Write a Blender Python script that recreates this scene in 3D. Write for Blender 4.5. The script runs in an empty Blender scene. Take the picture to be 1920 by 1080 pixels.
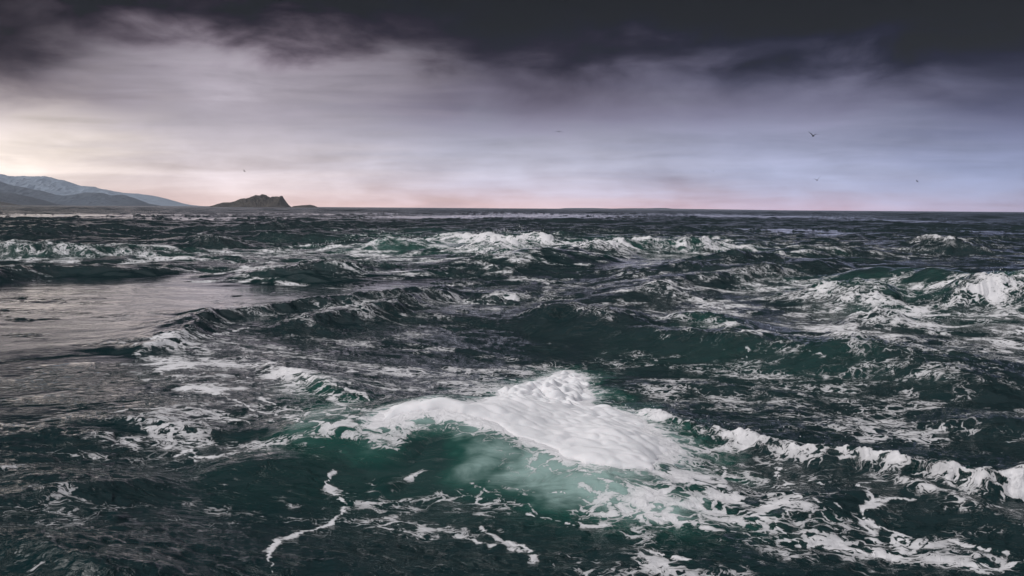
import bpy, math, random
import numpy as np
from mathutils import Matrix, Vector

C = bpy.context.scene.collection
sc = bpy.context.scene
R = math.radians
random.seed(4)

# ------------------------------------------------------------------ camera
FPX = 1867.0                      # focal length in photograph pixels (35 mm lens)
CAMH = 3.0
PITCH = math.atan(150.3 / FPX)
ROLL = math.atan(0.00705)
Fv = np.array([0, math.cos(PITCH), -math.sin(PITCH)])
R0 = np.array([1.0, 0, 0]); U0 = np.array([0, math.sin(PITCH), math.cos(PITCH)])
Rv = R0 * math.cos(ROLL) + U0 * math.sin(ROLL)
Uv = U0 * math.cos(ROLL) - R0 * math.sin(ROLL)
cam = bpy.data.cameras.new('camera'); cam.lens = 36 * FPX / 1920; cam.sensor_width = 36
cam.clip_start = 0.1; cam.clip_end = 80000
co = bpy.data.objects.new('camera', cam); C.objects.link(co)
m = Matrix(((Rv[0], Uv[0], -Fv[0], 0), (Rv[1], Uv[1], -Fv[1], 0), (Rv[2], Uv[2], -Fv[2], CAMH), (0, 0, 0, 1)))
co.matrix_world = m
sc.camera = co

def ray(px, py):
    d = Fv * FPX + Rv * (px - 960) - Uv * (py - 540)
    return d / np.linalg.norm(d)
def P(px, py, z=0.0):             # the place at height z seen at a pixel of the photograph
    d = ray(px, py); t = (z - CAMH) / d[2]
    return np.array([d[0] * t, d[1] * t])
def AT(px, py, dist):
    d = ray(px, py); d = d / d[1]
    return np.array([0, 0, CAMH]) + d * dist

# ------------------------------------------------------------------ sky, sun, exposure
SUN_EL, SUN_AZ = 50, -112          # degrees; azimuth from +Y towards +X
w = bpy.data.worlds.new('World'); sc.world = w; w.use_nodes = True
nt = w.node_tree; nt.nodes.clear()

class G:                          # small node-graph writer
    def __init__(s, t): s.t = t
    def n(s, typ, ins=None, **kw):
        nd = s.t.nodes.new(typ)
        for k, v in kw.items(): setattr(nd, k, v)
        for k, v in (ins or {}).items(): s.put(nd.inputs[k], v)
        return nd
    def put(s, sock, v):
        if hasattr(v, 'bl_rna') and isinstance(v, bpy.types.NodeSocket): s.t.links.new(v, sock)
        else: sock.default_value = v
    def m(s, op, a, b=0.0, c=0.0, clamp=False):
        nd = s.n('ShaderNodeMath', operation=op, use_clamp=clamp)
        s.put(nd.inputs[0], a); s.put(nd.inputs[1], b); s.put(nd.inputs[2], c); return nd.outputs[0]
    def rng(s, v, a, b, c=0.0, d=1.0, smooth=True):
        nd = s.n('ShaderNodeMapRange', {'Value': v, 'From Min': a, 'From Max': b, 'To Min': c, 'To Max': d})
        nd.interpolation_type = 'SMOOTHSTEP' if smooth else 'LINEAR'; nd.clamp = True
        return nd.outputs['Result']
    def mix(s, f, a, b, typ='RGBA', blend='MIX'):
        nd = s.n('ShaderNodeMix', data_type=typ)
        if typ == 'RGBA':
            nd.blend_type = blend; i = (6, 7); o = 2
        else: i = (2, 3); o = 0
        s.put(nd.inputs[0], f); s.put(nd.inputs[i[0]], a); s.put(nd.inputs[i[1]], b); return nd.outputs[o]
    def noise(s, vec, scale, detail=4, rough=.5, dist=0.0, dim='3D'):
        nd = s.n('ShaderNodeTexNoise', {'Vector': vec, 'Scale': scale, 'Detail': detail, 'Roughness': rough, 'Distortion': dist}, noise_dimensions=dim)
        return nd.outputs['Fac']
    def scale(s, vec, x, y, z):
        nd = s.n('ShaderNodeVectorMath', operation='MULTIPLY'); s.put(nd.inputs[0], vec); nd.inputs[1].default_value = (x, y, z)
        return nd.outputs[0]
    def comb(s, x, y, z):
        return s.n('ShaderNodeCombineXYZ', {'X': x, 'Y': y, 'Z': z}).outputs[0]

def slate(c, k=.78):
    g_ = .3 * c[0] + .5 * c[1] + .2 * c[2]
    return tuple(g_ + (v - g_) * k for v in c)
def lin(c):
    return tuple(((v / 255) / 12.92 if v / 255 <= .04045 else ((v / 255 + .055) / 1.055) ** 2.4) for v in c[:3]) + (1,)

g = G(nt)
tc = g.n('ShaderNodeTexCoord').outputs['Generated']
sp = g.n('ShaderNodeSeparateXYZ', {'Vector': tc})
sx, sy, sz = sp.outputs
el = g.m('MULTIPLY', g.m('ARCSINE', sz), 180 / math.pi)
az = g.m('MULTIPLY', g.m('ARCTAN2', sx, sy), 180 / math.pi)
den = g.m('ADD', g.m('MAXIMUM', sz, 0.0), 0.10)
pl = g.comb(g.m('DIVIDE', sx, den), g.m('DIVIDE', sy, den), 0.3)
nbig = g.noise(g.scale(pl, .33, .42, 1), 1.0, 7, .58, .25)
nmed = g.noise(g.scale(pl, .9, 1.9, 1), 1.0, 6, .55, .5)
nstr = g.noise(g.comb(g.m('MULTIPLY', az, .10), g.m('MULTIPLY', el, .95), 3.1), 1.0, 6, .6, .5)   # low flat streaks of cloud
nbil = g.noise(g.comb(g.m('MULTIPLY', az, .17), g.m('MULTIPLY', el, .42), 9.0), 1.0, 8, .56, .35) # ragged cloud bottoms
hi = g.rng(el, 3.5, 8.0)
elw = g.m('ADD', el, g.m('MULTIPLY', g.m('SUBTRACT', nbil, .5), g.m('MULTIPLY_ADD', hi, 6.0, 2.0)))
elw = g.m('ADD', elw, g.m('MULTIPLY', g.m('SUBTRACT', nstr, .5), 1.6))
azw = g.m('ADD', az, g.m('MULTIPLY', g.m('SUBTRACT', nmed, .5), 9.0))
t15 = g.m('DIVIDE', elw, 15.0, clamp=True)
ELS = [0.1, 1.2, 2.8, 4.3, 5.6, 7.4, 8.9, 10.4, 12.2]
COLS = {
 -27: [(225,200,192),(228,208,198),(248,230,214),(228,212,210),(132,119,127),(74,64,72),(50,43,50),(15,12,17),(6,5,8)],
 -16: [(225,198,192),(218,198,196),(212,200,206),(184,174,186),(164,154,166),(180,170,183),(118,103,118),(38,33,42),(16,14,21)],
   0: [(218,190,192),(192,184,202),(182,182,202),(150,148,172),(118,111,134),(84,77,95),(42,38,51),(34,30,41),(28,25,36)],
  16: [(195,174,190),(165,170,200),(158,164,198),(146,148,180),(122,120,150),(74,73,98),(36,36,50),(28,28,41),(23,22,34)],
  27: [(175,166,188),(148,158,194),(136,145,184),(112,116,152),(82,83,114),(40,40,58),(30,30,44),(24,23,35),(20,18,28)]}
ramps = []
for a, cols in COLS.items():
    rp = g.n('ShaderNodeValToRGB', {'Fac': t15}); cr = rp.color_ramp; cr.interpolation = 'B_SPLINE'
    while len(cr.elements) > 1: cr.elements.remove(cr.elements[0])
    cr.elements[0].position = ELS[0] / 15; cr.elements[0].color = lin(cols[0])
    for e, c in list(zip(ELS, cols))[1:]:
        x = cr.elements.new(e / 15); x.color = lin(slate(c))
    ramps.append((a, rp.outputs['Color']))
col = ramps[0][1]
for (a0, _), (a1, c1) in zip(ramps[:-1], ramps[1:]):
    col = g.mix(g.rng(azw, a0, a1), col, c1)
# brightness mottling of the clouds
mot = g.m('ADD', g.m('MULTIPLY', g.m('SUBTRACT', nbil, .5), 1.5), g.m('MULTIPLY', g.m('SUBTRACT', nstr, .5), 1.3))
mot = g.m('MULTIPLY_ADD', mot, 0.65, 1.0)
col = g.mix(1.0, col, g.comb(mot, mot, mot), blend='MULTIPLY')
# the sky stands behind the haze: it is that much brighter and less veiled than it looks
tau = g.m('MINIMUM', g.m('DIVIDE', .0163, g.m('MAXIMUM', sz, .001)), .56)
et = g.m('EXPONENT', tau); ev = g.m('MULTIPLY', g.m('SUBTRACT', et, 1.0), .19)
col = g.mix(1.0, col, g.comb(et, et, et), blend='MULTIPLY')
col = g.mix(1.0, col, g.comb(ev, ev, ev), blend='SUBTRACT')
col = g.mix(1.0, col, (.004, .004, .005, 1), blend='LIGHTEN')
# the even overcast beyond the dark bank, overhead and behind
over = g.mix(g.rng(nbig, .36, .64), (.15, .155, .18, 1), (.55, .56, .60, 1))
back = g.rng(sy, .45, -.35)       # behind the camera the bank ends
ovf = g.m('MAXIMUM', g.rng(el, 16, 58), g.m('MULTIPLY', back, g.rng(el, 2, 22)))
col = g.mix(ovf, col, over)
sky = g.n('ShaderNodeTexSky', sky_type='NISHITA', sun_disc=False, sun_elevation=R(SUN_EL), sun_rotation=R(SUN_AZ))
bg1 = g.n('ShaderNodeBackground', {'Color': sky.outputs[0], 'Strength': 0.05})
bg2 = g.n('ShaderNodeBackground', {'Color': col, 'Strength': 0.66})
mx = g.n('ShaderNodeMixShader', {0: 0.985}); nt.links.new(bg1.outputs[0], mx.inputs[1]); nt.links.new(bg2.outputs[0], mx.inputs[2])
wo = g.n('ShaderNodeOutputWorld'); nt.links.new(mx.outputs[0], wo.inputs[0])
w.cycles.sampling_method = 'MANUAL'; w.cycles.sample_map_resolution = 512

sun = bpy.data.lights.new('sun', 'SUN'); sun.energy = 1.5; sun.angle = R(35); sun.color = (1, .965, .95)
so = bpy.data.objects.new('sun', sun); C.objects.link(so)
sd = Vector((math.sin(R(SUN_AZ)) * math.cos(R(SUN_EL)), math.cos(R(SUN_AZ)) * math.cos(R(SUN_EL)), math.sin(R(SUN_EL))))
so.rotation_euler = sd.to_track_quat('Z', 'Y').to_euler()

vs = sc.view_settings; vs.view_transform = 'Standard'; vs.look = 'None'; vs.exposure = 0.6; vs.gamma = 1.0; vs.use_curve_mapping = False
sc.cycles.use_denoising = True
sc.cycles.max_bounces = 4; sc.cycles.volume_bounces = 0

# ------------------------------------------------------------------ helpers
def tag(o, label=None, cat=None, group=None, kind=None):
    for k, v in (('label', label), ('category', cat), ('group', group), ('kind', kind)):
        if v: o[k] = v
    return o
def link(name, me, mat, parent=None):
    o = bpy.data.objects.new(name, me); C.objects.link(o)
    if mat: me.materials.append(mat)
    if parent: o.parent = parent
    return o
def mesh(name, V, F, smooth=True):
    me = bpy.data.meshes.new(name)
    V = np.asarray(V, np.float32); F = np.asarray(F, np.int32)
    me.vertices.add(len(V)); me.vertices.foreach_set('co', V.ravel())
    k = F.shape[1]
    me.loops.add(F.size); me.loops.foreach_set('vertex_index', F.ravel())
    me.polygons.add(len(F)); me.polygons.foreach_set('loop_start', np.arange(0, F.size, k, dtype=np.int32))
    me.update(calc_edges=True)
    me.polygons.foreach_set('use_smooth', np.full(len(F), smooth, bool))
    return me
def attr(me, name, a):
    at = me.attributes.new(name, 'FLOAT', 'POINT'); at.data.foreach_set('value', np.asarray(a, np.float32).ravel())

def sstep(x, a, b):
    t = np.clip((x - a) / (b - a), 0, 1); return t * t * (3 - 2 * t)

rs = np.random.RandomState(11)
def spectrum(N, L, lmin, lmax, beta, theta=None, spread=2.0, iso=.25):
    k1 = np.fft.fftfreq(N, L / N) * 2 * np.pi
    kx, ky = np.meshgrid(k1, k1[:N], indexing='xy')
    k = np.hypot(kx, ky); k[0, 0] = 1
    a = k ** (-beta / 2.0)
    a *= 1 / (1 + (2 * np.pi / lmax / k) ** 8) / (1 + (k * lmin / (2 * np.pi)) ** 8)
    if theta is not None:
        ang = np.arctan2(ky, kx) - theta
        a *= np.sqrt(iso + (1 - iso) * np.abs(np.cos(ang)) ** (2 * spread))
    a[0, 0] = 0
    ph = rs.normal(size=(N, N)) + 1j * rs.normal(size=(N, N))
    return a * ph, kx, ky, k
class Field:                      # periodic random field, unit variance
    def __init__(s, N, L, lmin, lmax, beta=2.0, **kw):
        A, kx, ky, k = spectrum(N, L, lmin, lmax, beta, **kw)
        f = np.fft.ifft2(A).real; s.a = (f / f.std()).astype(np.float32); s.N = N; s.L = L
    def __call__(s, x, y): return bil(s.a, s.N, s.L, x, y)
def bil(a, N, L, x, y):
    u = np.mod(x / L * N, N); v = np.mod(y / L * N, N)
    i = np.floor(u).astype(np.int32); j = np.floor(v).astype(np.int32); fu = (u - i).astype(np.float32); fv = (v - j).astype(np.float32)
    i %= N; j %= N; i1 = (i + 1) % N; j1 = (j + 1) % N
    return (a[j, i] * (1 - fu) + a[j, i1] * fu) * (1 - fv) + (a[j1, i] * (1 - fu) + a[j1, i1] * fu) * fv
class Waves:                      # band of wind waves with horizontal displacement (sharp crests)
    def __init__(s, N, L, lmin, lmax, beta, rms, chop, theta, spread, iso):
        A, kx, ky, k = spectrum(N, L, lmin, lmax, beta, theta=theta, spread=spread, iso=iso)
        h = np.fft.ifft2(A).real; sc_ = rms / h.std(); A = A * sc_
        s.h = (h * sc_).astype(np.float32)
        s.dx = (np.fft.ifft2(1j * kx / k * A).real * -chop).astype(np.float32)
        s.dy = (np.fft.ifft2(1j * ky / k * A).real * -chop).astype(np.float32)
        gx = np.gradient(s.dx, L / N, axis=1); gy = np.gradient(s.dy, L / N, axis=0)
        s.j = (1 + gx + gy).astype(np.float32)      # below ~0.4 the crest folds
        s.N = N; s.L = L; s.lmin = lmin
    def __call__(s, x, y, names='h'):
        return [bil(getattr(s, n), s.N, s.L, x, y) for n in names]

D = math.pi / 180
B0 = Waves(512, 1190.0, 35, 180, 4.2, .26, .6, 84 * D, 2.5, .1)
B1 = Waves(512, 331.0, 11, 55, 4.2, .15, .9, 78 * D, 2.0, .15)
B2 = Waves(1024, 97.0, 2.6, 11, 4.0, .080, 1.2, 99 * D, 3.0, .10)
B3 = Waves(1024, 41.0, .50, 2.8, 4.0, .030, 1.15, 72 * D, 2.0, .22)
B4 = Waves(1024, 13.7, .08, .55, 3.5, .0080, 1.0, 100 * D, 1.4, .3)
NW = Field(512, 63.0, 1.5, 30, 3.4)       # warp
NW2 = Field(512, 57.0, 1.5, 30, 3.4)
NC = Field(1024, 23.0, .06, 3.0, 2.9)     # crest irregularity, foam clumps
ND = Field(1024, 19.0, .06, 4.0, 2.6)
NB = Field(1024, 149.0, 1.5, 25, 3.0)     # broad foam patches
NS = Field(1024, 37.0, .1, 6, 2.8)

def spline(q, n=4):
    if len(q) < 3: return q
    p = np.vstack([2 * q[0] - q[1], q, 2 * q[-1] - q[-2]]); o = []
    for a, b, c, d in zip(p[:-3], p[1:-2], p[2:-1], p[3:]):
        for t in np.arange(n) / n:
            o.append(.5 * (2 * b + (c - a) * t + (2 * a - 5 * b + 4 * c - d) * t * t + (3 * b - 3 * c + d - a) * t ** 3))
    return np.vstack([o, q[-1:]])
def segdist(q, x, y, soft=False):  # distance, side (+ towards the camera for left-to-right lines), height along
    best = np.full(x.shape, 1e9); s = np.zeros(x.shape); h = np.zeros(x.shape); W = np.zeros(x.shape)
    for A, B in zip(q[:-1], q[1:]):
        dx, dy = B[0] - A[0], B[1] - A[1]; L2 = dx * dx + dy * dy + 1e-12
        t = np.clip(((x - A[0]) * dx + (y - A[1]) * dy) / L2, 0, 1)
        ex = x - (A[0] + t * dx); ey = y - (A[1] + t * dy)
        d2 = ex * ex + ey * ey
        if soft:
            w_ = 1 / (d2 + .0004) ** 3
            W += w_; h += w_ * (A[2] + (B[2] - A[2]) * t); s += w_ * (ex * dy - ey * dx) / math.sqrt(L2)
        best = np.minimum(best, d2)
    if soft: return np.sqrt(best), s / W, np.maximum(h / W, 0)
    return np.sqrt(best), s, h

def dome(x, y):                   # the smooth upwelling stands a little above the broken water
    return .36 * (1 - sstep(y, 12, 47)) * sstep(-x, -1.0, 6.0)
def Pd(px, py, h):
    p = P(px, py, h)
    for _ in range(4): p = P(px, py, h + float(dome(*p)))
    return p
# ---- ridges: hand placed crests.  points (px, py, height); wf / wb = metres of front and back slope; c = roundness
RID = []
def ridge(pts, wf, wb, c=.5, k=1.8, foam=0.0, ff=1.0, fb=.3, turb=0.0, jag=.06, thin=0.0):
    q = np.array([np.append(Pd(a, b, h), h) for a, b, h in pts])
    RID.append(dict(q=spline(q), wf=wf, wb=wb, c=c, k=k, foam=foam, ff=ff, fb=fb, turb=turb, jag=jag, thin=thin))
# foreground wave
ridge([(430,850,.0),(520,818,.16),(620,792,.34),(720,778,.46),(800,764,.55),(850,766,.56),(930,800,.48),(1050,842,.38),(1180,880,.30),(1300,905,.17),(1400,915,0)], .95, 2.6, c=.75, k=1.9, jag=.05)
ridge([(430,650,0),(500,668,.12),(560,695,.22),(620,722,.26),(690,752,.22),(760,780,.0)], .42, 1.4, c=.3, foam=.85, ff=.5, fb=.15, turb=.02)
# rolling foam crest to the right of the foam raft
ridge([(1175,772,.0),(1215,772,.16),(1270,790,.17),(1340,806,.20),(1440,822,.24),(1540,842,.22),(1640,856,.24),(1720,866,.30),(1800,886,.26),(1870,900,.24),(1990,888,.2),(2100,880,0)], .26, 1.3, c=.25, foam=.84, ff=.26, fb=.12, turb=.08, jag=.09)
ridge([(1620,872,0),(1650,878,.12),(1720,915,.16),(1800,945,.13),(1900,985,.08),(1960,1010,0)], .3, .9, c=.3, foam=.55, ff=.12, fb=.1, turb=.01, jag=.03)
# long dark wave with a peak
ridge([(900,612,0),(960,600,.2),(1030,585,.42),(1080,570,.6),(1120,590,.5),(1200,612,.38),(1300,622,.42),(1400,634,.42),(1500,640,.44),(1600,645,.52),(1680,655,.5),(1760,675,.4),(1850,715,.25),(1930,760,0)], .95, 3.2, c=.5, foam=.22, ff=.3, fb=.3, turb=.01, jag=.14)
ridge([(1230,600,0),(1275,585,.45),(1330,592,.42),(1390,612,.34),(1450,632,.15),(1500,640,0)], .7, 1.8, c=.35, foam=.65, ff=.55, fb=.15, turb=.03, jag=.1)
ridge([(1420,650,0),(1500,632,.2),(1560,632,.3),(1620,640,.42),(1660,650,.25),(1720,658,0)], .6, 1.6, c=.3, foam=.9, ff=.35, fb=.6, turb=.04, jag=.12)
ridge([(1490,560,0),(1530,540,.45),(1590,528,.72),(1650,545,.55),(1710,572,.2),(1740,580,0)], 1.3, 2.6, c=.5, foam=.75, ff=1.0, fb=.4, turb=.05, jag=.15)
ridge([(1590,600,0),(1625,585,.35),(1655,576,.5),(1700,588,.35),(1760,600,.12),(1820,605,0)], .8, 1.8, c=.35, foam=.85, ff=.5, fb=.5, turb=.05, jag=.12)
ridge([(1730,585,0),(1790,562,.4),(1840,535,.8),(1870,520,1.0),(1920,526,.95),(2000,520,.8),(2100,540,0)], 2.0, 3.0, c=.4, foam=.80, ff=1.3, fb=.5, turb=.2, jag=.2)
ridge([(1580,522,0),(1640,512,.5),(1710,508,.75),(1780,516,.75),(1860,528,.6),(1940,536,0)], 2.2, 5.0, c=.5, jag=.2)
# tide-race line of breakers in the middle distance
ridge([(560,470,0),(625,456,.45),(680,450,.7),(740,448,.8),(800,448,.6),(850,452,.3)], 2.0, 4, c=.4, foam=1.2, ff=1.6, fb=.6, turb=.20, jag=.3)
ridge([(740,472,0),(800,462,.5),(860,456,.7),(920,456,.8),(980,456,.6),(1040,464,0)], 1.8, 3, c=.4, foam=1.1, ff=1.4, fb=.8, turb=.18, jag=.3)
ridge([(820,446,0),(870,440,.75),(930,436,1.1),(1000,437,1.1),(1040,450,.6),(1060,458,0)], 2.4, 4, c=.4, foam=1.6, ff=2.0, fb=.8, turb=.24, jag=.3)
ridge([(1050,468,.2),(1090,461,.7),(1150,453,.8),(1210,450,.85),(1290,451,.85),(1340,453,.7),(1390,464,.3),(1420,470,0)], 2.0, 4, c=.35, foam=1.2, ff=1.6, fb=.5, turb=.20, jag=.4)
ridge([(1060,470,.2),(1110,462,.8),(1160,466,.6),(1200,474,.1)], 1.3, 3, c=.35, foam=.9, ff=.9, fb=.4, turb=.14, jag=.3)
ridge([(420,512,0),(500,503,.45),(570,492,.7),(620,487,.75),(680,492,.45),(740,500,0)], 1.8, 5, c=.6, foam=.3, ff=1.0, fb=1.5, turb=.03, jag=.25)
ridge([(660,520,.05),(760,508,.32),(880,492,.55),(960,478,.7),(1050,466,.85),(1110,462,.5)], 2.6, 4, c=.7, jag=.2)
ridge([(-60,506,.5),(60,500,.42),(200,500,.4),(280,498,.4),(360,500,.1)], 1.2, 5, c=.5, foam=.3, ff=.6, fb=4, jag=.2)
ridge([(1080,570,.0),(1180,545,.3),(1300,515,.55),(1420,500,.6),(1560,490,.4),(1640,480,0)], 1.6, 5, c=.35, foam=.12, ff=.4, fb=.4, jag=.25)
ridge([(1100,528,0),(1180,515,.4),(1280,498,.6),(1400,480,.75),(1500,472,.6),(1640,470,0)], 1.8, 5, c=.4, foam=.2, ff=.3, fb=.3, jag=.3)
ridge([(1720,452,0),(1750,446,.9),(1790,448,1.0),(1810,455,.3)], 2.5, 4, c=.4, foam=.8, ff=1.3, fb=.4, turb=.25, jag=.4)
ridge([(-20,462,.6),(60,458,.8),(160,466,.6),(300,470,.3),(420,478,0)], 1.5, 4, c=.4, foam=.5, ff=2.2, fb=1.5, turb=.07, jag=.6)
ridge([(370,445,0),(395,436,.9),(425,443,.4),(450,446,0)], 2, 3, c=.4, foam=.75, ff=1.1, fb=.5, turb=.22, jag=.4)
ridge([(-30,432,.4),(60,424,.8),(110,422,1.0),(170,430,.1)], 5, 9, c=.5, jag=.8)
ridge([(420,440,.1),(500,424,.8),(580,420,1.0),(680,424,.7),(760,430,0)], 5, 10, c=.6, jag=.8)
# edge of the smooth upwelling
ridge([(200,668,0),(250,650,.14),(300,636,.2),(340,612,.26),(400,585,.32),(470,577,.26),(540,566,.3),(620,556,.34),(700,548,.42),(790,538,.4),(850,532,.15),(900,530,0)], .55, 1.3, c=.3, foam=.12, ff=.3, fb=.3, turb=.02, jag=.22)
ridge([(360,596,0),(385,580,.16),(430,584,.14),(470,598,0)], .4, 1.2, c=.4, foam=.2, ff=.3, fb=.2, turb=.02, jag=.06)
ridge([(540,625,0),(580,600,.22),(640,580,.3),(740,560,.4),(800,548,.3),(860,540,0)], .6, 1.6, c=.3, foam=.2, ff=.4, fb=.3, turb=.02, jag=.2)
# left foreground
ridge([(180,800,0),(230,778,.12),(300,795,.12),(400,812,.10),(520,830,.0)], .28, .8, c=.3, foam=.35, ff=.2, fb=.3, turb=.012, jag=.08)
ridge([(330,905,0),(450,872,.16),(560,862,.2),(640,868,.12),(700,880,0)], .45, 1.0, c=.6, foam=.0, jag=.05)
ridge([(-40,1000,.1),(40,1008,.16),(120,1022,.22),(190,1050,.22),(280,1074,.16),(400,1085,.08),(520,1090,0)], .35, 1.2, c=.3, foam=.3, ff=.18, fb=.25, turb=.012, jag=.06)
ridge([(-60,950,.1),(100,930,.14),(250,905,.12),(330,890,0)], .4, 1.0, c=.6, jag=.08)
# right foreground
ridge([(1700,800,0),(1780,785,.22),(1850,790,.24),(1930,830,.1)], .6, 1.5, c=.4, foam=.15, ff=.3, fb=.3, jag=.12)
ridge([(1380,1010,0),(1470,960,.1),(1560,930,.14),(1640,925,.08)], .5, .9, c=.5, jag=.08)
ridge([(680,925,0),(710,912,.10),(740,905,.12),(790,900,.04)], .16, .5, c=.3, foam=.8, ff=.09, fb=.04, jag=.02)
ridge([(1060,735,0),(1180,726,.14),(1330,722,.16),(1480,735,.12),(1560,752,0)], .5, 1.2, c=.4, foam=.1, ff=.2, fb=.2, jag=.12)

def big(x, y):                    # ridges only: height, foam, turbulence, crest
    z = np.zeros(x.shape); fo = np.zeros(x.shape); tu = np.zeros(x.shape); th = np.zeros(x.shape)
    n1 = NC(x, y); n2 = ND(x, y); nl = NS(x * .7, y * .7)
    for r in RID:
        q = r['q']; pad = 6 * max(r['wf'], r['wb'])
        idx = np.nonzero((x > q[:, 0].min() - pad) & (x < q[:, 0].max() + pad) & (y > q[:, 1].min() - pad) & (y < q[:, 1].max() + pad))[0]
        if not len(idx): continue
        X, Y = x[idx], y[idx]; sc_ = max(r['jag'] * 1.0, .001)
        jx = NB(X * 2.3 + 5, Y * 2.3) * sc_; jy = NB(X * 3.1, Y * 3.1) * sc_
        d, s, h = segdist(q, X + jx * .6, Y + jy, True)
        side = sstep(s, -.25 * r['wf'], .25 * r['wf'])
        w_ = r['wb'] + (r['wf'] - r['wb']) * side
        u = d / w_
        c = r['c']; k = r['k']
        prof = np.exp(-(np.sqrt(u * u + c * c) - c) * k)
        prof *= sstep(u, 5.5, 3.0)
        hv = h * np.clip(1 + .09 * NB(X * 2, Y * 2) + .05 * n1[idx] * sstep(u, 1.2, .2) * (r['turb'] > 0), .2, 2)
        z[idx] += (hv * prof) ** 3
        if r['foam'] > 0:
            hm = np.clip(h / max(q[:, 2].max(), .01) * 1.6, 0, 1)
            fw = r['fb'] + (r['ff'] - r['fb']) * side
            f = np.exp(-(d / fw) ** 2 * .9) * r['foam'] * hm
            f = f * (.8 + .3 * NB(X * 1.3 + 3, Y * 1.3)).clip(.25 if r['wf'] > .3 else .82, 1.15) * np.clip(.66 + .34 * n1[idx] + .2 * n2[idx], 0, 1.2)
            fo[idx] = np.maximum(fo[idx], f)
            t_ = np.exp(-(d / (fw * 1.1)) ** 2) * hm * r['turb'] * .30
            tu[idx] = np.maximum(tu[idx], t_)
    return np.cbrt(z) + dome(x, y), fo, tu

def zbig(x, y):
    return float(big(np.array([x], float), np.array([y], float))[0][0])
def hit(px, py):                  # where the sight line of a pixel first meets the broad water surface
    d = ray(px, py)
    t0 = (1.6 - CAMH) / d[2] * .9; t1 = -CAMH / d[2] * 1.02
    t0 = min(t0, t1)
    tt = np.linspace(t0, t1, 260)
    zz = CAMH + d[2] * tt; hh = big(d[0] * tt, d[1] * tt)[0]
    i = np.nonzero(zz <= hh)[0]
    t = tt[i[0]] if len(i) else t1
    return np.array([d[0] * t, d[1] * t])

def blobs(lst, x, y, warp=0.25, soft=False):  # soft patches given as (px, py, half width px, half height px, value)
    out = np.zeros(x.shape)
    nx = NS(x, y); ny = NB(x * 2, y * 2)
    for px, py, rx, ry, v in lst:
        c = hit(px, py) if py > 600 else Pd(px, py, 0); a = rx * math.hypot(*c) / FPX
        b = abs(P(px, max(py - ry, 400))[1] - P(px, py + ry)[1]) / 2
        u = ((x - c[0]) / a + warp * nx) ** 2 + ((y - c[1]) / b + warp * ny) ** 2
        out = np.maximum(out, v * (np.exp(-u * 1.1) if soft else sstep(u, 1.6, .35)))
    return out
CALM = [(150,600,420,115,.97),(60,720,240,70,.7),(500,532,360,30,.985),(130,535,320,30,.97),(700,522,180,9,.6),
        (1120,492,210,22,.97),(1260,482,160,10,.94),(1330,540,150,12,.7),(120,405,230,5,.86),(420,410,200,4,.85),(640,402,120,3,.7),(820,408,160,4,.85),(1010,404,170,4,.85),(1080,411,110,3,.7),
        (1500,434,110,6,.85),(1840,436,70,5,.8),(1350,405,200,3,.7),(60,415,120,3,.7),(1700,415,120,3,.7),
        (1380,560,190,20,.55),(1750,500,200,10,.4),(480,920,260,70,.5),(900,870,300,75,.9),(650,840,120,30,.7)]
AER = [(1130,900,190,40,1.0),(1010,870,120,36,1.0),(905,835,80,30,.8),(1230,925,110,26,1.0),(640,765,90,34,.62),(700,790,60,22,.6),(590,735,70,22,.35),
       (860,860,230,50,.17),(760,870,260,60,.13),(1300,880,90,22,.45),(1230,850,60,14,.6),
       (820,462,240,20,.55),(1230,460,180,14,.5),(1520,655,260,22,.11),(1640,560,150,26,.3),(1860,560,80,30,.5),(1690,600,90,18,.25),(1590,545,90,18,.3),
       (1330,605,60,14,.22),(250,480,330,12,.22),(950,975,400,60,.05),(620,490,80,8,.2),(1450,660,300,40,.10)]
# weight of the loose lace foam drifting on the water
LACE = [(1080,890,230,50,.50),(1000,990,430,95,.68),(1450,960,400,110,.50),(1300,720,420,70,.42),(1700,730,260,110,.42),(1650,590,330,60,.72),(1480,545,220,40,.5),
        (650,760,80,24,.66),(700,800,50,10,.7),(560,690,230,50,.6),(470,735,200,30,.74),(370,690,110,45,.82),(330,660,60,30,.8),(430,790,200,30,.55),(820,705,200,30,.55),(1330,900,110,55,.8),(1250,940,100,25,.7),
        (1800,800,200,80,.5),(200,885,260,60,.28),(250,480,360,18,.7),(860,470,330,26,.75),(1260,462,220,18,.7),(1000,560,330,40,.4),(620,590,260,40,.42),
        (1500,450,400,22,.4),(960,430,900,14,.28),(1750,480,200,20,.35),(1850,600,200,50,.66),(1320,860,120,24,.7),(1450,860,160,22,.55),(640,765,80,22,.66),
        (380,830,180,30,.42),(620,1010,200,60,.35),(1700,1020,280,60,.45),(1860,1040,120,40,.62)]
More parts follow.
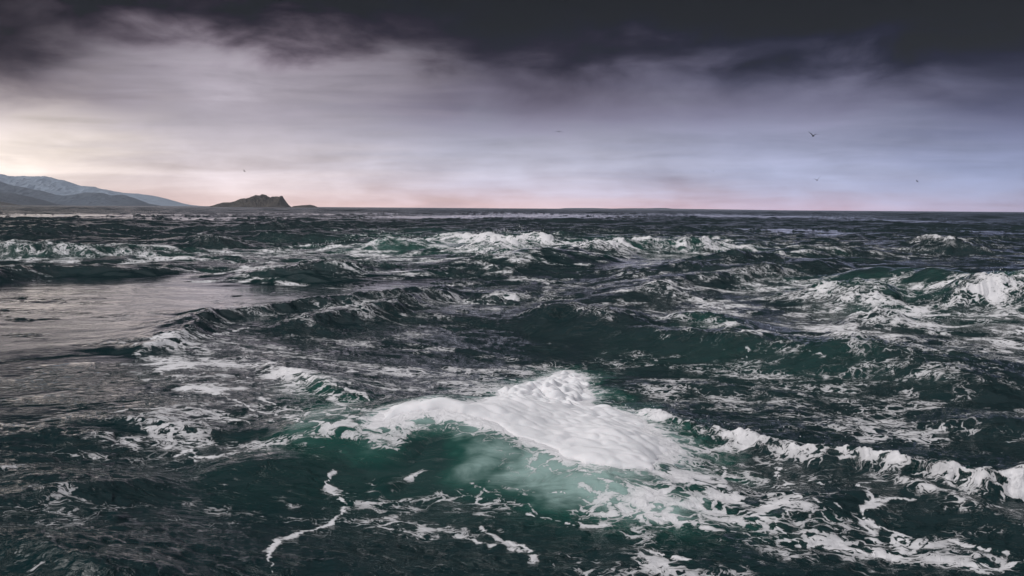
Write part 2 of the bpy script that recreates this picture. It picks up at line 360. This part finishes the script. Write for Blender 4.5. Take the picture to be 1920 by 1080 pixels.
# drawn foam marks: (list of px points, half width in metres, strength)
MARK = [
 ([(628,885),(612,898),(616,915),(640,935),(645,955),(630,978),(600,992),(560,1004),(520,1020),(502,1032),(512,1052),(514,1075)], .040, 1.1),
 ([(614,905),(630,925),(640,938)], .07, 1.0),
 ([(300,640),(340,632),(400,625),(470,612)], .09, .9), ([(285,665),(300,700),(330,712)], .08, .85), ([(300,690),(360,705),(400,700)], .07, .8),
 ([(345,728),(390,732),(420,742)], .15, 1.1), ([(420,742),(460,768),(520,780),(600,795),(690,800)], .06, .95), ([(480,705),(500,700),(515,712)], .13, 1.1), ([(440,706),(480,712)], .07, .9),
 ([(210,775),(260,770),(320,772),(380,785),(450,790)], .08, .8), ([(330,765),(400,775),(450,790)], .09, .8), ([(480,745),(520,762),(560,772),(640,778),(720,792)], .07, .95),
 ([(560,700),(600,715),(650,730),(700,748)], .11, .95), ([(600,725),(660,760),(700,775)], .10, .8), ([(860,690),(900,700),(960,712),(1060,705)], .05, .95), ([(640,700),(720,696),(800,700),(850,704)], .05, .85),
 ([(330,850),(360,842),(375,855),(410,855)], .06, .95), ([(345,846),(372,862)], .04, .8),
 ([(880,905),(930,930),(980,950)], .07, .55), ([(1000,968),(1050,978),(1100,985),(1140,985)], .05, .9), ([(1020,925),(1060,930)], .08, .9), ([(1090,885),(1140,905),(1200,925),(1260,945),(1320,935),(1350,905),(1355,880)], .06, .95),
 ([(1060,870),(1130,895),(1200,900)], .05, .5), ([(1210,925),(1280,950),(1330,960)], .05, .8),
 ([(1620,915),(1640,930),(1650,955),(1620,965),(1650,985),(1690,1000),(1680,1030),(1640,1030)], .10, 1.05), ([(1640,940),(1700,945),(1720,945)], .07, 1.0),
 ([(1570,950),(1620,980),(1640,1010)], .07, .9), ([(1480,965),(1455,985),(1480,1010),(1520,1022),(1580,1024),(1640,1030)], .05, .95), ([(1425,945),(1480,935),(1500,930)], .06, .9),
 ([(1460,880),(1475,905),(1490,925),(1530,945)], .04, .9), ([(1270,985),(1310,990),(1330,1000)], .07, 1.0), ([(1340,1002),(1400,1008),(1440,1018)], .05, .9),
 ([(1210,1040),(1250,1045),(1300,1055)], .07, 1.0), ([(1600,930),(1570,915),(1520,900)], .03, .8),
 ([(780,985),(850,1000),(880,1010),(920,1020)], .05, .7), ([(910,985),(930,1000),(950,1020),(1000,1045)], .05, .8), ([(720,985),(760,1000),(800,1010)], .05, .7),
 ([(940,1010),(980,1025),(1000,1050)], .06, .9), ([(1090,910),(1120,930),(1180,940)], .05, .6),
 ([(1780,1040),(1850,1050),(1930,1045)], .06, .9), ([(1790,1010),(1840,1025),(1870,1030)], .05, .8), ([(1800,700),(1850,690),(1930,672)], .05, .5),
 ([(1395,645),(1400,660),(1385,668)], .06, .7), ([(1190,640),(1160,672),(1245,674)], .03, .3), ([(1180,672),(1245,676)], .06, .9),
 ([(1500,663),(1550,668),(1580,672)], .05, .6), ([(820,680),(780,660),(700,650)], .05, .4), ([(1720,780),(1740,810),(1700,830)], .05, .5),
 ([(830,550),(850,553)], .12, .9), ([(1730,590),(1800,600),(1930,610)], .35, .55), ([(1760,640),(1850,650),(1930,640)], .25, .5), ([(1490,615),(1560,605),(1640,615)], .3, .6),
 ([(0,893),(60,880),(100,872)], .06, .6), ([(1340,795),(1400,800)], .05, .6), ([(1540,800),(1600,790),(1640,800)], .05, .6), ([(1030,980),(1010,960),(990,940)], .04, .5),
]
MW = [(spline(np.array([np.append(hit(*p), 1.0) for p in pts]), 3), w_, s_) for pts, w_, s_ in MARK]

def polydist(poly, x, y):         # signed distance to a polygon, + inside
    q = np.hstack([poly, np.zeros((len(poly), 1))]); q = np.vstack([q, q[:1]])
    d, _, _ = segdist(q, x, y)
    ins = np.zeros(x.shape, bool)
    for (ax, ay, _), (bx, by, _) in zip(q[:-1], q[1:]):
        c = ((ay > y) != (by > y)) & (x < (bx - ax) * (y - ay) / (by - ay + 1e-12) + ax)
        ins ^= c
    return np.where(ins, d, -d)
raft = np.array([hit(*p) for p in [(700,798),(730,795),(762,787),(800,780),(850,778),(905,794),(960,814),(1040,846),(1130,868),(1205,875),(1245,868),(1262,850),(1238,825),(1212,808),(1195,788),(1150,768),(1085,768),(1108,748),(1088,725),(1092,705),(1062,693),(1035,706),(995,716),(948,735),(915,755),(870,757),(800,757),(745,762)]])
def surface(x, y, spacing):
    """Everything about the water at rest-position (x, y). spacing = local mesh spacing, bands finer than it are faded."""
    rr = np.hypot(x, y)
    wx = x + .9 * NW(x, y) * sstep(rr, 0, 30); wy = y + .9 * NW2(x, y) * sstep(rr, 0, 30)
    calm = blobs(CALM, x, y)
    zb, fo, tu = big(x, y)
    act = .55 + .45 * sstep(NB(x * .8 + 9, y * .8), -1, 1)          # patchy roughness, as in a tide race
    act *= 1 + .8 * sstep(rr, 30, 110)
    z = zb.copy(); X = x.copy(); Y = y.copy(); J = np.zeros(x.shape)
    for B, cw, dist, amp in ((B0, .75, 0, 1.0), (B1, .75, 0, 1.0), (B2, .95, 0, 1.0), (B3, .975, .3, 1.0), (B4, .955, .7, 1.0)):
        fade = sstep(spacing, B.lmin * 1.7, B.lmin * .45)
        a = fade * (1 - cw * calm) * amp
        if B is B0: a = a * sstep(rr, 120, 500)
        elif B is B1: a = a * sstep(rr, 14, 60) * (1 + .9 * sstep(rr, 100, 300))
        else: a = a * act
        if B is B2: a = a * (.22 + .95 * sstep(rr, 13, 40))
        if B is B3: a = a * (.75 + .25 * sstep(rr, 12, 25))
        h, dx, dy, j = B(wx, wy, ('h', 'dx', 'dy', 'j'))
        z += a * h; X += a * dx; Y += a * dy
        J += a * (1 - j)
    # breaking water is lumpy
    n1 = NC(x * 1.0, y * 1.0); n2 = ND(x * 2.2, y * 2.2)
    sw = np.clip(rr / 40, .35, 1.8)
    z += tu * (NC(x / sw * .6, y / sw * .6) * .8 + .55 * ND(x / sw, y / sw) + .7)
    X += tu * .6 * n2; Y += tu * .6 * n1
    # foam
    lace = blobs(LACE, x, y, .4)
    fl = lace * np.clip(.50 + .30 * NS(x * .8, y * 1.3) + .20 * n1, 0, 1.1)
    cap = sstep(J, 1.5, 2.3) * .7 * (1 - calm)
    f = np.maximum(np.maximum(fo, fl * .9), cap)
    wob = .05 * sstep(rr, 4, 30) + .02
    xx = x + wob * NC(x * .9, y * .9) + wob * .6 * ND(x * 2, y * 2); yy = y + wob * ND(x * .9, y * .9)
    for q, w_, s_ in MW:
        pad = 4 * w_ + .3
        idx = np.nonzero((x > q[:, 0].min() - pad) & (x < q[:, 0].max() + pad) & (y > q[:, 1].min() - pad) & (y < q[:, 1].max() + pad))[0]
        if not len(idx): continue
        d, _, _ = segdist(q, xx[idx], yy[idx])
        ww = w_ * .55 * (1 + .45 * n2[idx] + .4 * n1[idx]).clip(.15, 3)
        f[idx] = np.maximum(f[idx], .70 * s_ * np.exp(-(d / ww) ** 2 * .8))
    aer = blobs(AER, x, y, .22, soft=True)
    idx = np.nonzero((x > raft[:, 0].min() - 1.5) & (x < raft[:, 0].max() + 1.5) & (y > raft[:, 1].min() - 1.5) & (y < raft[:, 1].max() + 1.5))[0]
    if len(idx):
        e = -np.minimum(polydist(raft, x[idx], y[idx]), 0)
        e = e * (1 + .3 * n1[idx].clip(-1.5, 1.5))
        f[idx] = np.maximum(f[idx], .95 * np.exp(-(e / .13) ** 2)); f[idx] = np.maximum(f[idx], .45 * np.exp(-(e / .34) ** 2))
        aer[idx] = np.maximum(aer[idx], .75 * np.exp(-(e / .42) ** 2))
    aer = np.clip(aer + .10 * sstep(f, .2, 1.0) + .04 * sstep(J, .6, 1.6), 0, 1)
    return X, Y, z, f, aer, calm

# ------------------------------------------------------------------ materials
def new_mat(name):
    mt = bpy.data.materials.new(name); mt.use_nodes = True; mt.node_tree.nodes.clear()
    return mt, G(mt.node_tree)
def out(g, sh, vol=None):
    o = g.n('ShaderNodeOutputMaterial')
    if sh: g.t.links.new(sh, o.inputs['Surface'])
    if vol: g.t.links.new(vol, o.inputs['Volume'])

def lace_nodes(g, pos):
    wn = g.n('ShaderNodeTexNoise', {'Vector': pos, 'Scale': 2.6, 'Detail': 3.0, 'Roughness': .55})
    off = g.n('ShaderNodeVectorMath', operation='MULTIPLY_ADD'); g.put(off.inputs[0], wn.outputs['Color']); off.inputs[1].default_value = (.55, .55, 0); g.put(off.inputs[2], pos)
    p2 = off.outputs[0]
    a = g.noise(g.scale(p2, 1.9, 2.9, .5), 1.0, 7, .6, .3)
    r1 = g.m('SUBTRACT', 1.0, g.m('MULTIPLY', g.m('ABSOLUTE', g.m('SUBTRACT', a, .5)), 11.0), clamp=True)
    v = g.n('ShaderNodeTexVoronoi', {'Vector': g.scale(p2, 3.4, 5.2, .5), 'Scale': 1.0}, feature='DISTANCE_TO_EDGE')
    r2 = g.m('SUBTRACT', 1.0, g.m('MULTIPLY', v.outputs['Distance'], 5.5), clamp=True)
    b = g.noise(g.scale(p2, 9, 14, 2), 1.0, 5, .65, .4)
    r3 = g.m('SUBTRACT', 1.0, g.m('MULTIPLY', g.m('ABSOLUTE', g.m('SUBTRACT', b, .5)), 7.0), clamp=True)
    big_ = g.m('MAXIMUM', g.m('MULTIPLY', r1, .95), r2)
    return g.m('ADD', g.m('MULTIPLY', big_, .66), g.m('MULTIPLY', r3, .34)), b

water, g = new_mat('sea_water')
pos = g.n('ShaderNodeTexCoord').outputs['Object']
fa = g.n('ShaderNodeAttribute', attribute_name='foam').outputs['Fac']
aa = g.n('ShaderNodeAttribute', attribute_name='aer').outputs['Fac']
ca = g.n('ShaderNodeAttribute', attribute_name='calm').outputs['Fac']
ra = g.n('ShaderNodeAttribute', attribute_name='far').outputs['Fac']
lc, fine = lace_nodes(g, pos)
th = g.m('SUBTRACT', 1.0, g.m('MULTIPLY', fa, 1.02))
alpha = g.rng(lc, g.m('ADD', th, -.02), g.m('ADD', th, g.m('MULTIPLY_ADD', ra, .45, .15)))
alpha = g.m('MULTIPLY', alpha, g.rng(fa, .04, .3))
alpha = g.m('MULTIPLY', alpha, g.m('MULTIPLY_ADD', g.rng(fa, .15, .8), .42, .56))
# fine ripples
q1 = g.noise(g.scale(pos, 3.0, 5.5, 3), 1.0, 5, .62, .9)
q2 = g.noise(g.scale(pos, 13, 24, 12), 1.0, 4, .6, .6)
q1r = g.m('SUBTRACT', 1.0, g.m('ABSOLUTE', g.m('MULTIPLY_ADD', q1, 4.0, -2.0)), clamp=True)
ht = g.m('ADD', g.m('MULTIPLY', q1, .075), g.m('MULTIPLY', q1r, .020))
ht = g.m('ADD', ht, g.m('MULTIPLY', q2, .014))
ht = g.m('MULTIPLY', ht, g.m('SUBTRACT', 1.0, g.m('MULTIPLY', ca, .97)))
q3 = g.noise(g.scale(pos, .35, .9, .5), 1.0, 5, .62, .4)       # short chop too far off for the mesh
ht = g.m('MULTIPLY_ADD', g.m('MULTIPLY', q3, .55), g.m('MULTIPLY', ra, g.m('SUBTRACT', 1.0, g.m('MULTIPLY', ca, .97))), ht)
ht = g.m('ADD', ht, g.m('MULTIPLY', alpha, .012))
bump = g.n('ShaderNodeBump', {'Height': ht, 'Distance': 1.0, 'Strength': .9})
sk = g.noise(g.scale(pos, 1.6, 3.4, 1.5), 1.0, 6, .62, .9)
aa = g.m('MULTIPLY', aa, g.m('MULTIPLY_ADD', sk, 1.5, .22))
base = g.mix(g.rng(aa, 0, .35, smooth=False), (.0034, .0190, .0215, 1), (.007, .060, .047, 1))
base = g.mix(g.rng(aa, .3, 1.0), base, (.27, .39, .365, 1))
wsh = g.n('ShaderNodeBsdfPrincipled', {'Base Color': base, 'IOR': 1.333, 'Normal': bump.outputs[0],
      'Roughness': g.m('MULTIPLY', g.m('MULTIPLY_ADD', ra, .16, .045), g.m('SUBTRACT', 1.0, g.m('MULTIPLY', ca, .8)))})
fb = g.n('ShaderNodeBump', {'Height': g.m('MULTIPLY', fine, .05), 'Distance': 1.0, 'Strength': .8})
fsh = g.n('ShaderNodeBsdfPrincipled', {'Base Color': (.80, .79, .81, 1), 'Roughness': .75, 'Normal': fb.outputs[0]})
ms = g.n('ShaderNodeMixShader', {0: alpha}); g.t.links.new(wsh.outputs[0], ms.inputs[1]); g.t.links.new(fsh.outputs[0], ms.inputs[2])
out(g, ms.outputs[0])

foam_mat, g = new_mat('sea_foam')
pos = g.n('ShaderNodeTexCoord').outputs['Object']
a = g.noise(pos, 3.2, 5, .5, .2); b = g.noise(pos, 60, 4, .6)
fc = g.mix(g.rng(a, .3, .7), (.76, .76, .78, 1), (.86, .85, .87, 1))
fbm = g.n('ShaderNodeBump', {'Height': g.m('ADD', g.m('MULTIPLY', a, .025), g.m('MULTIPLY', b, .004)), 'Distance': 1.0, 'Strength': .6})
fs = g.n('ShaderNodeBsdfPrincipled', {'Base Color': fc, 'Roughness': .7, 'Normal': fbm.outputs[0], 'Subsurface Weight': .35, 'Subsurface Radius': (.04, .045, .045), 'Subsurface Scale': 1.0, 'Specular IOR Level': .3})
out(g, fs.outputs[0])

def rock_mat(name, c1, c2, s):
    mt, g = new_mat(name)
    pos = g.n('ShaderNodeTexCoord').outputs['Object']
    a = g.noise(pos, s, 8, .62, .3); b = g.noise(g.scale(pos, 1, 1, 3), s * 5, 6, .6)
    c = g.mix(g.rng(g.m('ADD', g.m('MULTIPLY', a, .6), g.m('MULTIPLY', b, .4)), .38, .62), c1 + (1,), c2 + (1,))
    bp = g.n('ShaderNodeBump', {'Height': g.m('ADD', a, g.m('MULTIPLY', b, .3)), 'Distance': .15 / s, 'Strength': .8 if s > .02 else .25})
    s_ = g.n('ShaderNodeBsdfPrincipled', {'Base Color': c, 'Roughness': .9, 'Normal': bp.outputs[0]}); out(g, s_.outputs[0])
    return mt

# ------------------------------------------------------------------ the sea sheet
def rings():
    r = [1.2]
    while r[-1] < 6300:
        q = r[-1]
        if q < 7: d = .10
        else: d = min(q * q * 2.4e-4, .0045 * q if q < 300 else .011 * q)
        r.append(q + d)
    return np.array(r)
def thetas():
    a = R(30.5); inner = np.linspace(-a, a, 1040)
    outer = []; t = a; d = inner[1] - inner[0]
    while t < 2 * math.pi - a:
        d = min(d * 1.35, R(6)); t += d
        if t < 2 * math.pi - a - d * .3: outer.append(t)
    return np.concatenate([inner, outer])
rr, tt = rings(), thetas()
RR, TT = np.meshgrid(rr, tt, indexing='ij')
x = (RR * np.sin(TT)).ravel(); y = (RR * np.cos(TT)).ravel()
dr = np.gradient(rr)[:, None]; dt = np.gradient(np.unwrap(tt))[None, :]; dt = np.abs(dt)
spacing = np.maximum(dr * .75, RR * dt).ravel()
X, Y, Z, f, aer, calm = surface(x, y, spacing)
nr, nc = len(rr), len(tt)
i = np.arange(nr - 1)[:, None] * nc; j = np.arange(nc)[None, :]; j1 = (j + 1) % nc
F = np.stack([i + j, i + nc + j, i + nc + j1, i + j1], -1).reshape(-1, 4)[:, ::-1]
V = np.stack([X, Y, Z], 1)
V = np.vstack([V, [[0, 0, 0.0]]])
sea = mesh('sea', V[:-1], F)
attr(sea, 'foam', f); attr(sea, 'aer', aer); attr(sea, 'calm', calm)
attr(sea, 'far', sstep(np.log(np.hypot(x, y) + 1), math.log(25), math.log(900)))
print('SEA', nr, nc, nr * nc)
so_ = link('sea', sea, water)
tag(so_, 'dark green choppy sea with white foam filling the foreground', None, None, 'structure')

# ------------------------------------------------------------------ foam raft and rolling foam
def patch(name, x0, x1, y0, y1, dx, thick, label, mat=foam_mat, sink=.03):
    gx = np.arange(x0, x1, dx); gy = np.arange(y0, y1, dx)
    GX, GY = np.meshgrid(gx, gy); x = GX.ravel(); y = GY.ravel()
    t = thick(x, y)
    X, Y, Z, f, a, c = surface(x, y, np.full(x.shape, 1.0))
    zz = Z + np.where(t > 0, t, -sink)
    n, m_ = GX.shape
    keep = (t > 0).reshape(n, m_)
    k = keep[:-1, :-1] | keep[1:, :-1] | keep[:-1, 1:] | keep[1:, 1:]
    ii, jj = np.nonzero(k)
    F = np.stack([ii * m_ + jj, ii * m_ + jj + 1, (ii + 1) * m_ + jj + 1, (ii + 1) * m_ + jj], 1)
    used, inv = np.unique(F, return_inverse=True)
    V = np.stack([X, Y, zz], 1)[used]
    o = link(name, mesh(name, V, inv.reshape(F.shape)), mat)
    tag(o, label, 'foam', None, 'stuff'); print(name, len(F))
    return o
RX = Field(1024, 9.0, .16, .9, 3.0)
RP = Field(512, 11.0, .5, 3, 3.4)
HUMP = [(hit(745,772), .16, 1.2), (hit(835,765), .35, .7), (hit(1230,850), .3, .3), (hit(1060,715), .3, .5)]
def raft_t(x, y):
    bil_ = np.abs(RX(x, y)); puff = RP(x, y)
    e = polydist(raft, x + .07 * puff + .03 * RX(x + 3, y), y + .07 * RP(x + 4, y) + .03 * RX(x, y + 3))
    edge = 1 - np.exp(-np.clip(e, 0, 9) / .15)
    edge = edge * (.5 + .5 * sstep(x, -1.4, -.2))
    upper = sstep(y + .25 * x, 12.9, 14.6)
    lump = .72 + .22 * puff + (.15 + .38 * upper) * (bil_ - .6)
    lump = lump - 1.1 * upper * sstep(bil_, .22, .0) * sstep(RP(x * 1.3, y * 1.3 + 2), -.4, .8)
    for q, rad, hh in HUMP:
        lump = lump + hh * np.exp(-((x - q[0]) ** 2 + (y - q[1]) ** 2) / rad ** 2)
    return np.where(e > 0, edge * .095 * np.clip(lump, .02, 3.5), -1)
patch('foam_raft', raft[:, 0].min() - .3, raft[:, 0].max() + .3, raft[:, 1].min() - .3, raft[:, 1].max() + .3, .016, raft_t,
      'thick white foam raft lying on the back of the big foreground wave')

# spray thrown off the breakers
def spray(name, label, jobs, seed):
    rn = np.random.RandomState(seed); V = []; F = []
    tet = np.array([(1, 1, 1), (1, -1, -1), (-1, 1, -1), (-1, -1, 1)]) * .6
    for k, n, up, size in jobs:
        q = RID[k]['q']; L = len(q) - 1
        for _ in range(n):
            t = rn.rand() * L; a = int(t); u = t - a
            c = q[a] * (1 - u) + q[min(a + 1, L)] * u
            cl = math.sin(t * 2.7 + seed) * .5 + .5
            xx = c[0] + rn.normal() * .25; yy = c[1] + rn.normal() * .35
            z0 = zbig(xx, yy) if _ % 6 == 0 else z0
            zz = c[2] + abs(rn.normal()) * up * (.25 + cl ** 2)
            s_ = size * (.35 + rn.rand() ** 3 * 1.3); b = len(V)
            for p in tet * s_: V.append((xx + p[0] * 1.2, yy + p[1], zz + p[2] * (1 + rn.rand())))
            F += [[b, b + 1, b + 2], [b, b + 3, b + 1], [b, b + 2, b + 3], [b + 1, b + 3, b + 2]]
    o = link(name, mesh(name, V, F), foam_mat); tag(o, label, 'spray', None, 'stuff')
def rid_at(px, py):
    p = P(px, py, 0); return int(np.argmin([min(np.hypot(*(r['q'][:, :2] - P(px, py, r['q'][:, 2].max())).T)) for r in RID]))
spray('sea_spray', 'fine spray thrown up by the breakers in the middle distance', [(rid_at(960,434), 700, .2, .02), (rid_at(720,448), 250, .16, .02), (rid_at(1180,450), 300, .18, .02), (rid_at(1780,448), 120, .16, .02)], 3)
spray('crest_spray', 'droplets flung from the breaker at the right edge', [(rid_at(1870,522), 500, .16, .014), (rid_at(1655,578), 160, .10, .010), (rid_at(1300,590), 120, .08, .008), (rid_at(1540,842), 260, .05, .006), (rid_at(830,764), 120, .05, .005)], 5)

# ------------------------------------------------------------------ islands, hills
def terrain(name, prof, dist, depth, mat, label, seed, rough=.06, cols=220, rows=50, base=-3.0):
    """A real landform: skyline heights from the photograph, spread over its depth as ridges and gullies."""
    prof = np.array(prof, float)
    px = np.linspace(prof[0, 0], prof[-1, 0], cols); py = np.interp(px, prof[:, 0], prof[:, 1])
    hor = 383 + px * .00705
    H = np.clip(hor - py, 0, 999) / FPX * dist + 0
    xs = np.array([AT(p, 390, dist)[0] for p in px])
    fN = Field(512, 1.0, .006, .35, 2.8)
    v = np.linspace(-1, 1, rows)
    W = xs[-1] - xs[0]
    Vs = []
    for k, t in enumerate(v):
        yy = dist + t * depth * .5
        n = fN(np.array(xs / W * .9 + seed), np.full(cols, t * .5 * depth / W + seed))
        crest = np.exp(-(t / .42) ** 2) if t > 0 else np.clip(1 - abs(t) ** 1.25, 0, 1)
        hh = H * crest * (1 + rough * n * (abs(t) > .02) * 3 * abs(t)) + rough * H * n * .25
        edge = sstep(np.minimum(np.arange(cols), np.arange(cols)[::-1]) / cols, 0, .02)
        hh = np.where(abs(t) > .985, base, hh * edge + base * (1 - edge))
        Vs.append(np.stack([xs, np.full(cols, yy), np.maximum(hh, base)], 1))
    V = np.concatenate(Vs)
    a = np.arange(rows - 1)[:, None] * cols; b = np.arange(cols - 1)[None, :]
    F = np.stack([a + b, a + b + 1, a + cols + b + 1, a + cols + b], -1).reshape(-1, 4)
    o = link(name, mesh(name, V, F, smooth=False), mat); tag(o, label, None, None, 'structure'); return o
hill_far = rock_mat('far_hill_hazed_rock', (.24, .30, .38), (.27, .32, .39), .007)  # paler and bluer than bare rock: part of the distance haze is in the colour
hill_mid = rock_mat('middle_hill_hazed_rock', (.06, .08, .11), (.09, .11, .14), .008)  # rock with a weaker haze tint painted into its colour
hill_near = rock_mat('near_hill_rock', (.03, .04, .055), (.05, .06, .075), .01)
isl = rock_mat('island_rock', (.030, .026, .022), (.085, .070, .055), .03)
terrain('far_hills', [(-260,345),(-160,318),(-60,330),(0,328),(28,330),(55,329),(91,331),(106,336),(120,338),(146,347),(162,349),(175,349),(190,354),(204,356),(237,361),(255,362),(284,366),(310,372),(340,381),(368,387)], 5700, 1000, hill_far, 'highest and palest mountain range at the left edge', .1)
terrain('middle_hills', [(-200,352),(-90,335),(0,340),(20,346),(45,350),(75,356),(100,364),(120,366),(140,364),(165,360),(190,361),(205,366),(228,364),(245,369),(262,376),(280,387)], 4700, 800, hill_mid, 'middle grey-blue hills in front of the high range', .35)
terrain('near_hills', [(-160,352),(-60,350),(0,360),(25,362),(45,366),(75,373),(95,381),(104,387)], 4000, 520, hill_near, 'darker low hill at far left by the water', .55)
terrain('low_skerry', [(-80,380),(-30,374),(0,376),(18,379),(30,382),(36,386)], 2700, 150, isl, 'tiny dark skerry at the left edge', .65, base=-1.5)
terrain('rocky_island', [(396,388),(401,383),(410,380),(420,377),(430,377),(440,375),(452,371),(460,370),(472,366),(480,363),(487,364),(492,361),(498,363),(503,366),(508,368),(514,366),(520,366),(525,367),(529,364),(533,371),(537,377),(541,382),(546,388)], 2200, 115, isl, 'dark rocky island with a pointed right end on the horizon', .8, rough=.07, cols=260, rows=60)
terrain('small_islet', [(544,388),(550,384),(560,383),(572,382),(582,381.5),(589,383),(594,385),(598,389)], 2230, 40, isl, 'small flat islet just right of the rocky island', .9, base=-1.5)
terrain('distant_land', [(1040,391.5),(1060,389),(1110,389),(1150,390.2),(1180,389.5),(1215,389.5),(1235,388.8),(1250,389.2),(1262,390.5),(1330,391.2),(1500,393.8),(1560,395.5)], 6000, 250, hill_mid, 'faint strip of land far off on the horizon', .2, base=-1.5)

# ------------------------------------------------------------------ gulls
gm, g = new_mat('gull_plumage')
pos = g.n('ShaderNodeTexCoord').outputs['Object']
gc = g.mix(g.rng(g.noise(pos, 6, 3), .4, .6), (.02, .02, .022, 1), (.05, .05, .055, 1))
s_ = g.n('ShaderNodeBsdfPrincipled', {'Base Color': gc, 'Roughness': .8}); out(g, s_.outputs[0])
def gull(loc, span, raise_l, raise_r, yaw, label):
    """One closed mesh: fuselage rings with two jointed, cambered wings. Wing heights as fractions of the half span."""
    V = []; Fs = []
    rings_ = [(-.30, .004, .0), (-.22, .05, .0), (-.12, .055, .0), (.0, .085, 0), (.12, .075, .0), (.20, .05, .012), (.25, .042, .02), (.29, .03, .02), (.34, .006, .01)]
    n = 8
    for (yy, rd, zz) in rings_:
        for k in range(n):
            a = 2 * math.pi * k / n
            wd = 1.4 if yy < -.2 else 1.0; fl = .25 if yy < -.2 else 1.0
            V.append((math.cos(a) * rd * wd, yy, zz + math.sin(a) * rd * fl))
    for r_ in range(len(rings_) - 1):
        for k in range(n):
            Fs.append([r_ * n + k, r_ * n + (k + 1) % n, (r_ + 1) * n + (k + 1) % n, (r_ + 1) * n + k])
    hs = span / 2
    for sgn, rz in ((-1, raise_l), (1, raise_r)):
        st = [(0, .2, -.02, 0, .045), (.2, .2, .01, rz[0] * .45, .042), (.42, .18, .05, rz[0], .036), (.7, .11, .02, rz[0] + (rz[1] - rz[0]) * .55, .016), (.9, .06, -.05, rz[0] + (rz[1] - rz[0]) * .9, .01), (1.0, .015, -.12, rz[1], .005)]
        b0 = len(V)
        for (u, ch, sweep, zz, tk) in st:
            xx = sgn * (u * hs * (1 - .25 * abs(rz[1])) + .02)
            for (cy, cz) in ((ch * .5, 0), (ch * .15, tk), (-ch * .7, .0), (0, -tk * .4)):
                V.append((xx, .04 + sweep + cy, .04 + zz * hs + cz))
        for s2 in range(len(st) - 1):
            for k in range(4):
                q = [b0 + s2 * 4 + k, b0 + s2 * 4 + (k + 1) % 4, b0 + (s2 + 1) * 4 + (k + 1) % 4, b0 + (s2 + 1) * 4 + k]
                Fs.append(q if sgn > 0 else q[::-1])
        Fs.append([b0 + (len(st) - 1) * 4 + k for k in range(4)])
    o = link('gull', mesh('gull', V, Fs), gm)
    o.location = loc; o.rotation_euler = (0, 0, yaw)
    tag(o, label, 'gull', 'gulls flying over the sea'); return o
gull(AT(1525, 255, 118), 1.5, (.35, .62), (.26, .20), R(8), 'largest gull gliding in the right half of the sky')
gull(AT(1532, 338, 160), 1.4, (.20, .42), (.45, .85), R(-10), 'gull with raised wings low over the horizon below the largest gull')
gull(AT(1048, 247, 190), 1.45, (.12, -.15), (.12, -.15), R(5), 'distant gull with drooping wing tips near the middle of the sky')
gull(AT(1720, 340, 270), 1.4, (.3, .5), (-.1, -.4), R(40), 'distant gull at the right, banking near the horizon')
gull(AT(458, 321, 290), 1.4, (.4, .7), (-.15, -.5), R(-40), 'tiny gull left of centre above the rocky island')
gull(AT(1338, 321, 420), 1.3, (.2, .3), (.2, .3), R(0), 'faintest gull between the middle and the largest gull')

# ------------------------------------------------------------------ air
hz, g = new_mat('sea_air')
pv = g.n('ShaderNodeVolumePrincipled', {'Color': (.78, .86, 1, 1), 'Density': 7.2e-5, 'Anisotropy': .0})
out(g, None, pv.outputs[0])
b = np.array([(sx_, sy_, sz_) for sx_ in (-6600, 6600) for sy_ in (-6600, 6600) for sz_ in (-6.0, 196)], float)
Fz = [[0, 1, 3, 2], [4, 6, 7, 5], [0, 4, 5, 1], [2, 3, 7, 6], [0, 2, 6, 4], [1, 5, 7, 3]]
ho = link('haze', mesh('haze', b, Fz, smooth=False), hz); tag(ho, 'thin sea haze over the whole scene', None, None, 'stuff')
